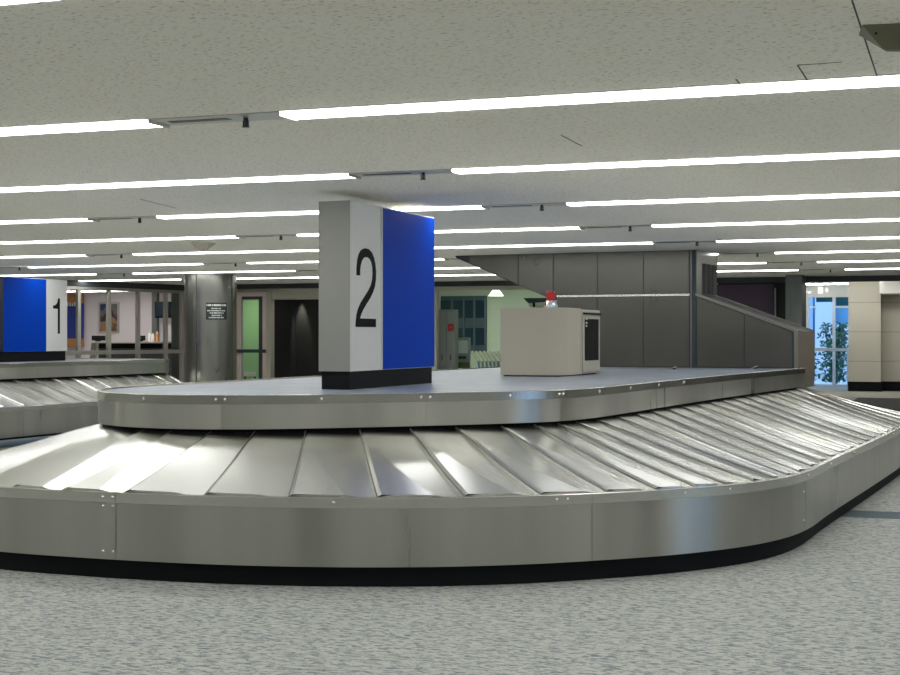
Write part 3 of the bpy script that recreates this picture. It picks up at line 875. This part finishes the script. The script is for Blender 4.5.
# --- carousel 2 (the near one)
OUT = [(-7.95, 17.4), (-7.95, 9.4), (-7.85, 8.45), (-7.5, 7.7), (-6.95, 7.32), (-6.33, 7.2), (-5.75, 7.205), (-5.2, 7.25), (-4.72, 7.33), (-4.28, 7.45), (-3.86, 7.61), (-3.46, 7.815), (-3.08, 8.08), (-2.72, 8.41), (-2.34, 8.84), (-2.02, 9.38), (-1.87, 9.85), (-1.81, 10.35), (-1.81, 11.2), (-1.81, 17.2), (-1.95, 18.4), (-2.45, 19.4), (-3.2, 20.1), (-4.2, 20.45), (-5.5, 20.45), (-6.7, 20.0), (-7.6, 18.9)]
DKP = [(-3.4, 18.9), (-3.9, 19.4), (-5.0, 19.6), (-6.1, 19.35), (-6.75, 18.5), (-6.88, 17.6), (-6.9, 9.9), (-6.85, 9.2), (-6.7, 8.72), (-6.45, 8.36), (-6.15, 8.13), (-5.82, 8.02), (-5.5, 8.02), (-5.15, 8.13), (-4.8, 8.38), (-4.4, 8.75), (-4.02, 9.15), (-3.68, 9.55), (-3.48, 9.92), (-3.4, 10.4), (-3.38, 11.2), (-3.36, 12.7), (-3.28, 15.3), (-3.15, 17.85)]
outer = Path(catmull(OUT, True, 24), True)
deck_curve = catmull(DKP, False, 24)
inner = Path(deck_curve, True)
car = thing('baggage_carousel', TK, 0, 0, 0, 'large stainless steel baggage carousel with grey blue deck in the foreground', 'baggage carousel', 'baggage carousels')
I = [15.007, 15.259, 15.558, 15.864, 16.211, 16.592, 16.956, 17.301, 17.66, 17.95, 18.20, 18.461, 18.837, 19.304, 19.796, 20.262]
O = [11.159, 11.56, 12.012, 12.558, 13.096, 13.636, 14.167, 14.651, 15.099, 15.457, 15.778, 16.063, 16.367, 16.659, 16.92, 17.213]
while I[-1] < 26.3: I.append(I[-1] + .465); O.append(O[-1] + .465)
nrest = 36
iL, oL = I[0] + inner.L, O[0] + outer.L
di, do = (iL - I[-1]) / nrest, (oL - O[-1]) / nrest
for _ in range(nrest): I.append(I[-1] + di); O.append(O[-1] + do)
pairs = []
for k in range(len(I) - 1):
    crs = .62 if k < 4 else (.65 if k < 11 else 0)
    if k > 60: crs = .5
    pairs.append((I[k], I[k + 1], O[k], O[k + 1], crs))
carousel(car, inner, outer, pairs, [4.0, 8.2, 11.991, 14.975, 17.181, 20.6, 24.4, 28.0, 31.2], (0, inner.s[-2] - .01), [3.0, 8.5, 12.3, 15.642, 17.059, 18.18, 22.2], deck_curve)
for t in (11.9, 11.97, 13.385, 14.739, 14.809, 15.653, 16.045, 17.24, 18.222, 19.394, 21.923): bolt(outer, t, ZT - .03, car)
for t, z in ((11.9, ZT - .085), (11.97, ZT - .085), (11.9, .175), (11.97, .175), (17.13, .40), (17.13, .2)): bolt(outer, t, z, car, .001)
for t in (15.065, 15.609, 15.669, 16.313, 17.022, 17.089, 17.709, 18.158, 18.203, 18.775, 19.539, 20.35, 21.14): bolt(inner, t, ZD - .03, car, .005)

# --- carousel 1 (far left)
def rrect(u0, u1, v0, v1, r):
    pts = []
    for (cx_, cy_, a0) in ((u0 + r, v0 + r, 180), (u1 - r, v0 + r, 270), (u1 - r, v1 - r, 0), (u0 + r, v1 - r, 90)):
        for i in range(13): A_ = R(a0 + 90 * i / 12); pts.append(Vector((cx_ + r * math.cos(A_), cy_ + r * math.sin(A_))))
    return pts
in1 = rrect(-17.7, -14.2, 12.8, 20.6, .45)
out1 = rrect(-18.6, -13.3, 11.9, 21.1, 1.5)
c1 = thing('baggage_carousel', TK, 0, 0, 0, 'smaller looking stainless baggage carousel at far left under the number one pylon', 'baggage carousel', 'baggage carousels')
P1, P2 = Path(in1, True), Path(out1, True)
def s_at(P, u_, v_):
    return min(range(len(P.p)), key=lambda i_: (P.p[i_] - Vector((u_, v_))).length)
m1 = P1.s[s_at(P1, -14.2, 13.25)] + 3.25; m2 = P2.s[s_at(P2, -13.3, 13.4)] + 3.1
I1 = [m1 + .42 * k for k in range(-7, 9)]; O1 = [m2 + .42 * k for k in range(-7, 9)]
rest = 30
d1_, d2_ = (I1[0] + P1.L - I1[-1]) / rest, (O1[0] + P2.L - O1[-1]) / rest
for _ in range(rest): I1.append(I1[-1] + d1_); O1.append(O1[-1] + d2_)
pairs = [(I1[k], I1[k + 1], O1[k], O1[k + 1], 0) for k in range(len(I1) - 1)]
carousel(c1, P1, P2, pairs, [1.0, 5.5, 9.2, 12.6, 15.8, 19.5, 23.5], (0, P1.L - .002), [4.5, 8.8, 12.4, 17.0], in1)
bp1 = thing('bumper_tube', TK, -13.1, 15.5, 0, 'low grey bumper tube along the foot of the far left carousel', 'bumper')
MB().tube((0, -5, .07), (0, 3.8, .07), .05, 14).build('tube', band_blue, bp1)

# ------------------------------------------------------------------ steel hood and chute over the carousel
V0, DV = 18.0, 1.12
hd = thing('chute_hood', TK, 0, 0, 0, 'stainless steel bag chute housing rising from the deck to the ceiling', 'chute')
def U(x): return KU(x, V0)
def Hh(x, y): return KH(x, y, V0)
hT = CH - .002
uL, uD, uW, uC, uE = U(455), U(553), U(557), U(696), U(797.8)
zD = Hh(553, 300); zC = Hh(696, 293); zE = Hh(797.8, 329.6); zB = ZD - .011
MB().prism([(uL, hT), (uL + .02, hT - .03), (uD, zD), (uW, zD), (uW, zB), (uE, zB), (uE, zE - .05), (uC, zC - .05), (uC, hT)], V0, V0 + DV).build('body', dark_steel, hd)
zj = lambda x: Hh(x, 295.8)
zJ = Hh(620, 295.6)
def diag(x): # height of the rising underside
    return zD + (hT - zD) * (U(x) - uD) / (uL - uD)
g = .9
up = [(519, 554), (554, 598), (598, 644), (644, 690)]
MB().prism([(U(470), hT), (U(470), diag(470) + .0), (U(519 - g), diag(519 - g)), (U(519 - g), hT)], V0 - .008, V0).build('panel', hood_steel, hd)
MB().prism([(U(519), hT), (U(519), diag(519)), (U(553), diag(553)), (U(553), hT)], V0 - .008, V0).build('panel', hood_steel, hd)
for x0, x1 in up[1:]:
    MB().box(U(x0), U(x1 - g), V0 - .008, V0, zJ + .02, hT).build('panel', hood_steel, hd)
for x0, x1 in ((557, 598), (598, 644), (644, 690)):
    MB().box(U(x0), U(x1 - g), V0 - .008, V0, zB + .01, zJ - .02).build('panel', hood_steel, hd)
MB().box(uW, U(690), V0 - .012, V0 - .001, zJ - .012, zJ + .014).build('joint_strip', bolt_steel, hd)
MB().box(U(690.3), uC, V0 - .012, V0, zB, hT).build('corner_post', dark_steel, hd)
MB().box(U(690.8), U(691.8), V0 - .016, V0 - .012, zB, hT).build('post_highlight', hood_trim, hd)  # lighter strip drawn as the highlight on the post
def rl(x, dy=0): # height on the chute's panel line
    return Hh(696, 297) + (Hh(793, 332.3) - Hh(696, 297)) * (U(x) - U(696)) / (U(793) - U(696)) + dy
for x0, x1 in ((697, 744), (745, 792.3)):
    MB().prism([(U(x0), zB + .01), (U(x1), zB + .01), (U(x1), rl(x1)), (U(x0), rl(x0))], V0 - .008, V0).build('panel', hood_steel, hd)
q0 = lambda x: zC + (zE - zC) * (U(x) - uC) / (uE - uC)
rail_prof = [(uC, zC), (uE, zE), (uE, zB), (U(794.5), zB), (U(794.5), rl(794.5) + .015), (uC, rl(696) + .015)]
MB().prism(rail_prof, V0 - .03, V0 + .02).build('side_rail', hood_trim, hd)
MB().prism([(uC, zC), (uE, zE), (uE, zE - .06), (uC, zC - .06)], V0 + DV - .05, V0 + DV).build('side_rail', hood_trim, hd)
MB().prism([(uC, zC - .02), (uE, zE - .02), (uE, zE - .05), (uC, zC - .05)], V0 + .02, V0 + DV - .05).build('belt', belt, hd)
MB().box(uE, uE + .012, V0 - .02, V0 + DV, zB - .25, zE - .02).build('end_plate', mat('warm_steel', (.30, .26, .21), .45, .8), hd)
MB().box(uC, uC + .012, V0 + .0, V0 + .26, zC - .02, hT).build('jamb', hood_trim, hd)
MB().box(uC, uC + .012, V0 + .26, V0 + DV, Hh(705, 262), hT).build('lintel', hood_trim, hd)
cu = MB()
for i in range(7):
    v_ = V0 + .27 + i * .12; cu.box(uC + .002 + .004 * (i % 2), uC + .008 + .004 * (i % 2), v_, v_ + .113, zC + .0, Hh(705, 262) + .01)
cu.build('strip_curtain', belt, hd)

# litter on the deck
for (x, y, lab) in ((753, 367.6, 'tiny dark and white scrap lying on the deck before the chute panels'), (672, 369.2, 'flat pale scrap lying on the deck left of the dark scrap')):
    z_ = min(F * .403 / (y - 336), 17.75); X = (x - 450) / F * z_
    t_ = bpy.data.objects.new('paper_tag', None); COL.objects.link(t_); t_.location = (X, z_, ZD - .012); tag(t_, lab, 'litter')
    MB().prism([(-.06, 0), (-.01, .0), (.03, .03), (.06, .035), (.03, .022), (-.01, .006)], -.03, .03).build('tag', off_white, t_)
    MB().prism([(.0, 0), (.05, 0), (.03, .02)], -.02, .02).build('clip', black, t_)

# ------------------------------------------------------------------ beige machine on the deck with beacon
mu, mv = -5.39, 13.41
W_, L_, H_ = .65, 1.24, .676
mc = thing('beige_cabinet', TK, mu, mv, ZD - .012, 'beige metal control cabinet with rounded corner standing on the carousel deck', 'cabinet')
r = .22; poly = [(0, 0)]
for i in range(13): A_ = R(-90 + 90 * i / 12); poly.append((W_ - r + r * math.cos(A_), r + r * math.sin(A_)))
poly += [(W_, .6), (0, .6)]
z0 = .012
bd = MB(); n = len(poly)
bd.prism(poly, z0, H_ + .012, 'xy')
body = bd.build('body', beige, mc, .006)
MB().box(.02, W_ - .0, .605, L_, z0, H_).build('rear_housing', beige2, mc, .006)
MB().box(.03, W_ - .04, .03, L_ - .03, 0, z0).build('foot', black, mc)
dr_ = MB().box(W_, W_ + .012, .64, L_ - .045, .03, H_ - .015).build('door', beige2, mc, .004)
MB().box(W_ + .010, W_ + .02, .69, 1.13, .15, .58).build('screen', screen_m, dr_)
MB().box(W_ + .012, W_ + .03, .64, L_ - .06, H_ - .05, H_ - .03).build('slot', black, dr_)
lbm = MB()
for i, zz in enumerate((.50, .53, .57)): lbm.box(W_ + .020, W_ + .0225, .70, .745, zz, zz + .018)
lbm.build('label', mark_m, dr_)
be = thing('warning_beacon', TK, -5.065, 14.01, ZD - .012 + H_ + .012, 'red warning beacon on the beige cabinet', 'beacon')
be.location.z = ZD - .012 + H_ + .012
MB().cyl(0, 0, 0, .035, .075).cyl(0, 0, .035, .08, .07, .05).build('base', bolt_steel, be)
MB().cyl(0, 0, .08, .17, .047).build('lens', red_m, be)
MB().cyl(0, 0, .17, .178, .047, .03).build('cap', red_m, be)
MB().dome((.045, -.045, .045), (.5, -.7, .3), .016, .012).build('indicator', blue_led, be)
MB().dome((-.035, -.055, .045), (-.3, -.7, .3), .013, .01).build('indicator', black, be)

# ------------------------------------------------------------------ pylons
TP = R(21.4)
def digit(mb_name, outline, x0, wd, z0, hd_, parent, side_x, xs=1):
    """outline in unit square (x right, y up), set on the right face (local +x), running along +y"""
    mb = MB()
    pts = [(x0 + xs * px_ * wd, z0 + py_ * hd_) for px_, py_ in outline]
    mb.prism(pts, side_x, side_x + .003, 'yz')
    return mb.build(mb_name, digit_m, parent)
two = [(108, 258), (108, 215), (112, 165), (120, 125), (133, 97), (150, 83), (165, 79), (182, 83), (200, 100), (213, 130), (222, 170), (227, 225), (226, 275), (220, 320), (208, 360), (190, 400), (168, 438), (148, 475), (134, 510), (129, 532), (226, 533), (226, 587), (103, 587), (103, 560), (108, 510), (118, 468), (134, 430), (158, 388), (180, 350), (195, 315), (203, 280), (206, 240), (204, 195), (198, 165), (188, 145), (175, 136), (162, 136), (150, 144), (140, 163), (133, 190), (129, 225), (129, 258)]
two = [((x - 103) / 125, (587 - y) / 508) for x, y in two]
one = [(203, 150), (223, 150), (223, 548), (200, 548), (200, 268), (147, 266), (147, 232), (168, 228), (185, 215), (197, 190)]
one = [((x - 147) / 76, (548 - y) / 398) for x, y in one]

p2 = bpy.data.objects.new('number_pylon', None); COL.objects.link(p2)
p2.location = (-.751, 10.78, ZD - .012); p2.rotation_euler = (0, 0, -TP)
tag(p2, 'tall white and blue pylon with black number 2 on the near carousel deck', 'sign pylon')
MB().box(-.245, -.012, .015, 1.66, 0, .137).build('base', black, p2)
MB().box(-.26, 0, 0.002, 1.675, .137, 1.423).build('body', pyl_white, p2)
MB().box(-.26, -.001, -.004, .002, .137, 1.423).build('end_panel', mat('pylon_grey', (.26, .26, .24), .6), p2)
MB().box(.0, .010, .575, 1.665, .142, 1.412).build('blue_panel', pyl_blue, p2)
MB().box(-.005, .012, .560, .575, .137, 1.42).build('edge_trim', off_white, p2)
digit('numeral', two, .0965, .376, .473, .606, p2, 0.0)

p1_ = bpy.data.objects.new('number_pylon', None); COL.objects.link(p1_)
p1_.location = (-6.9, 22, ZD - .012); p1_.rotation_euler = (0, 0, -TP)
tag(p1_, 'blue and white pylon with black number 1 on the far left carousel', 'sign pylon')
MB().box(-.25, -.02, -.4, 1.66, 0, .16).build('base', black, p1_)
MB().box(-.26, 0, 0.05, 1.68, .16, 1.32).build('body', pyl_white, p1_)
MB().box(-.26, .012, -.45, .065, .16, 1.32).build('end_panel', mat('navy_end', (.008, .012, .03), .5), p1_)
MB().box(0, .010, .07, 1.12, .162, 1.312).build('blue_panel', pyl_blue, p1_)
MB().box(-.005, .012, 1.12, 1.14, .16, 1.318).build('edge_trim', off_white, p1_)
digit('numeral', one, 1.308, .177, .441, .575, p1_, 0.0)

# ------------------------------------------------------------------ ceiling lights in rows, with sprinkler gaps
words = ['first', 'second', 'third', 'fourth', 'fifth', 'sixth', 'seventh', 'eighth', 'ninth', 'tenth', 'eleventh']
FW = .104
def make_fixture(length):
    t = thing('ceiling_light', TB, 0, 0, 0, 'x', 'light', 'fluorescent ceiling strips')
    h = length / 2
    MB().box(-h, h, -FW - .02, -FW, -.004, 0).box(-h, h, FW, FW + .02, -.004, 0).box(-h - .006, -h, -FW, FW, -.022, 0).box(h, h + .006, -FW, FW, -.022, 0).build('frame', trough, t)
    MB().prism([(-FW, 0), (-FW, -.010), (-FW * .85, -.014), (FW * .85, -.014), (FW, -.010), (FW, 0)], -h, h, 'yz').build('lens', tube_m, t)
    return t
mat_slot = mat('slot_grey', (.16, .16, .15), .6)
def make_gap():
    t = thing('sprinkler_plate', TB, 0, 0, 0, 'x', 'sprinkler', 'sprinklers between the ceiling strips')
    MB().box(-.36, .36, -FW, FW, -.006, 0).build('blank_panel', trough, t)
    MB().box(-.3, .04, -FW * .3, FW * .2, -.009, -.006).build('slot', mat_slot, t)
    sp = MB(); sp.cyl(.13, 0, -.02, -.006, .012, n=10); sp.cyl(.13, 0, -.05, -.02, .007, n=8); sp.cyl(.13, 0, -.053, -.05, .02, n=12)
    sp.box(.115, .12, -.004, .004, -.05, -.02); sp.box(.14, .145, -.004, .004, -.05, -.02)
    sp.build('sprinkler_head', dark_steel, t)
    return t
PER = 3.87
LG = PER - .74
GAP = [-3.52, -3.54, -3.45, -3.27, -3.05, -2.7, -2.4, -2.2]
fx = make_fixture(LG); gpx = make_gap()
first_f = first_g = True
for n in range(-2, 8):
    aL = 6.43 + 2.56 * n - (.02 if n == -1 else 0)
    gap0 = GAP[max(n, 0)]
    row = words[n + 1] if n >= -1 else ('nearest' if n == -2 else 'farthest')
    for m in range(-4, 4):
        gp_ = gap0 + PER * m
        c = gp_ + PER / 2
        where = '%s ceiling row %s' % (row, 'from the front' if n >= -1 else 'behind the viewer')
        if c + LG / 2 < 7.9 and c - LG / 2 > -21.9:
            o = fx if first_f else copy_tree(fx); first_f = False
            X, Y = to_world(TB, c, aL); o.location = (X, Y, CH)
            side = {0: 'just right of its central sprinkler', -1: 'just left of its central sprinkler', 1: 'far right', -2: 'second left of its central sprinkler', -3: 'third left of its central sprinkler', 2: 'farthest right', 3: 'farthest right', -4: 'far left end'}[m]
            o['label'] = 'fluorescent strip, %s, %s' % (where, side)
        if n >= 0 and -21 < gp_ < 7.5 and m in (-3, -2, -1, 0):
            o = gpx if first_g else copy_tree(gpx); first_g = False
            X, Y = to_world(TB, gp_, aL); o.location = (X, Y, CH)
            side = ['central one', 'next one left of centre', 'second one left of centre', 'third one left of centre'][-m]
            o['label'] = 'sprinkler between light strips, %s ceiling row, %s' % (row, side)

# wedge shaped ceiling devices
for (X, Y, lab) in ((1.60, 5.13, 'olive wedge shaped device on the ceiling at the upper right corner'), (-2.92, 17.0, 'small beige wedge shaped device on the ceiling left of the number 2 pylon')):
    t = bpy.data.objects.new('ceiling_sensor', None); COL.objects.link(t); t.location = (X, Y, CH); t.rotation_euler = (0, 0, R(-12)); tag(t, lab, 'sensor', 'ceiling sensors')
    m_ = MB(); a_, b_ = .13, .035
    m_.add([(-a_, -a_ * .7, 0), (a_, -a_ * .7, 0), (a_, a_ * .7, 0), (-a_, a_ * .7, 0), (-b_ - .02, -b_, -.08), (b_ + .01, -b_, -.085), (b_, b_, -.08), (-b_, b_, -.075)],
           [(0, 1, 2, 3), (4, 5, 6, 7), (0, 1, 5, 4), (1, 2, 6, 5), (2, 3, 7, 6), (3, 0, 4, 7)])
    m_.build('housing', olive if X > 0 else beige, t, .004)
    MB().dome((-.08, -.075, -.03), (0, -1, -.6), .005, .003).build('screw', black, t)

# hairline access panels in the ceiling
def seam(name, p0, a0, p1, a1, w=.006):
    X0, Y0 = to_world(TB, p0, a0); X1, Y1 = to_world(TB, p1, a1)
    d_ = Vector((X1 - X0, Y1 - Y0)); L_2 = d_.length; n_ = Vector((-d_.y, d_.x)).normalized() * w / 2
    o = MB().add([(X0 - n_.x, Y0 - n_.y, CH - .0015), (X1 - n_.x, Y1 - n_.y, CH - .0015), (X1 + n_.x, Y1 + n_.y, CH - .0015), (X0 + n_.x, Y0 + n_.y, CH - .0015),
                  (X0 - n_.x, Y0 - n_.y, CH), (X1 - n_.x, Y1 - n_.y, CH), (X1 + n_.x, Y1 + n_.y, CH), (X0 + n_.x, Y0 + n_.y, CH)],
                 [(0, 1, 2, 3), (0, 4, 5, 1), (1, 5, 6, 2), (2, 6, 7, 3), (3, 7, 4, 0)]).build(name, seam_dark)
    o['kind'] = 'structure'
def cpt(x, y):                                   # point of the ceiling plane in building coordinates
    z = F * (CH - EYE) / (336 - y); X = (x - 450) / F * z
    c, s = math.cos(TB), math.sin(TB); return X * c - z * s, X * s + z * c
for i, (x0, y0, x1, y1) in enumerate(((852, 0, 877, 76), (561, 135, 582, 146), (797.5, 65, 808, 81), (797.5, 65, 842, 62), (140, 199, 176, 208), (736, 79, 740, 84))):
    seam('trim_%d' % (7 + i), *cpt(x0, y0), *cpt(x1, y1), w=.006)

bpy.context.view_layer.update()
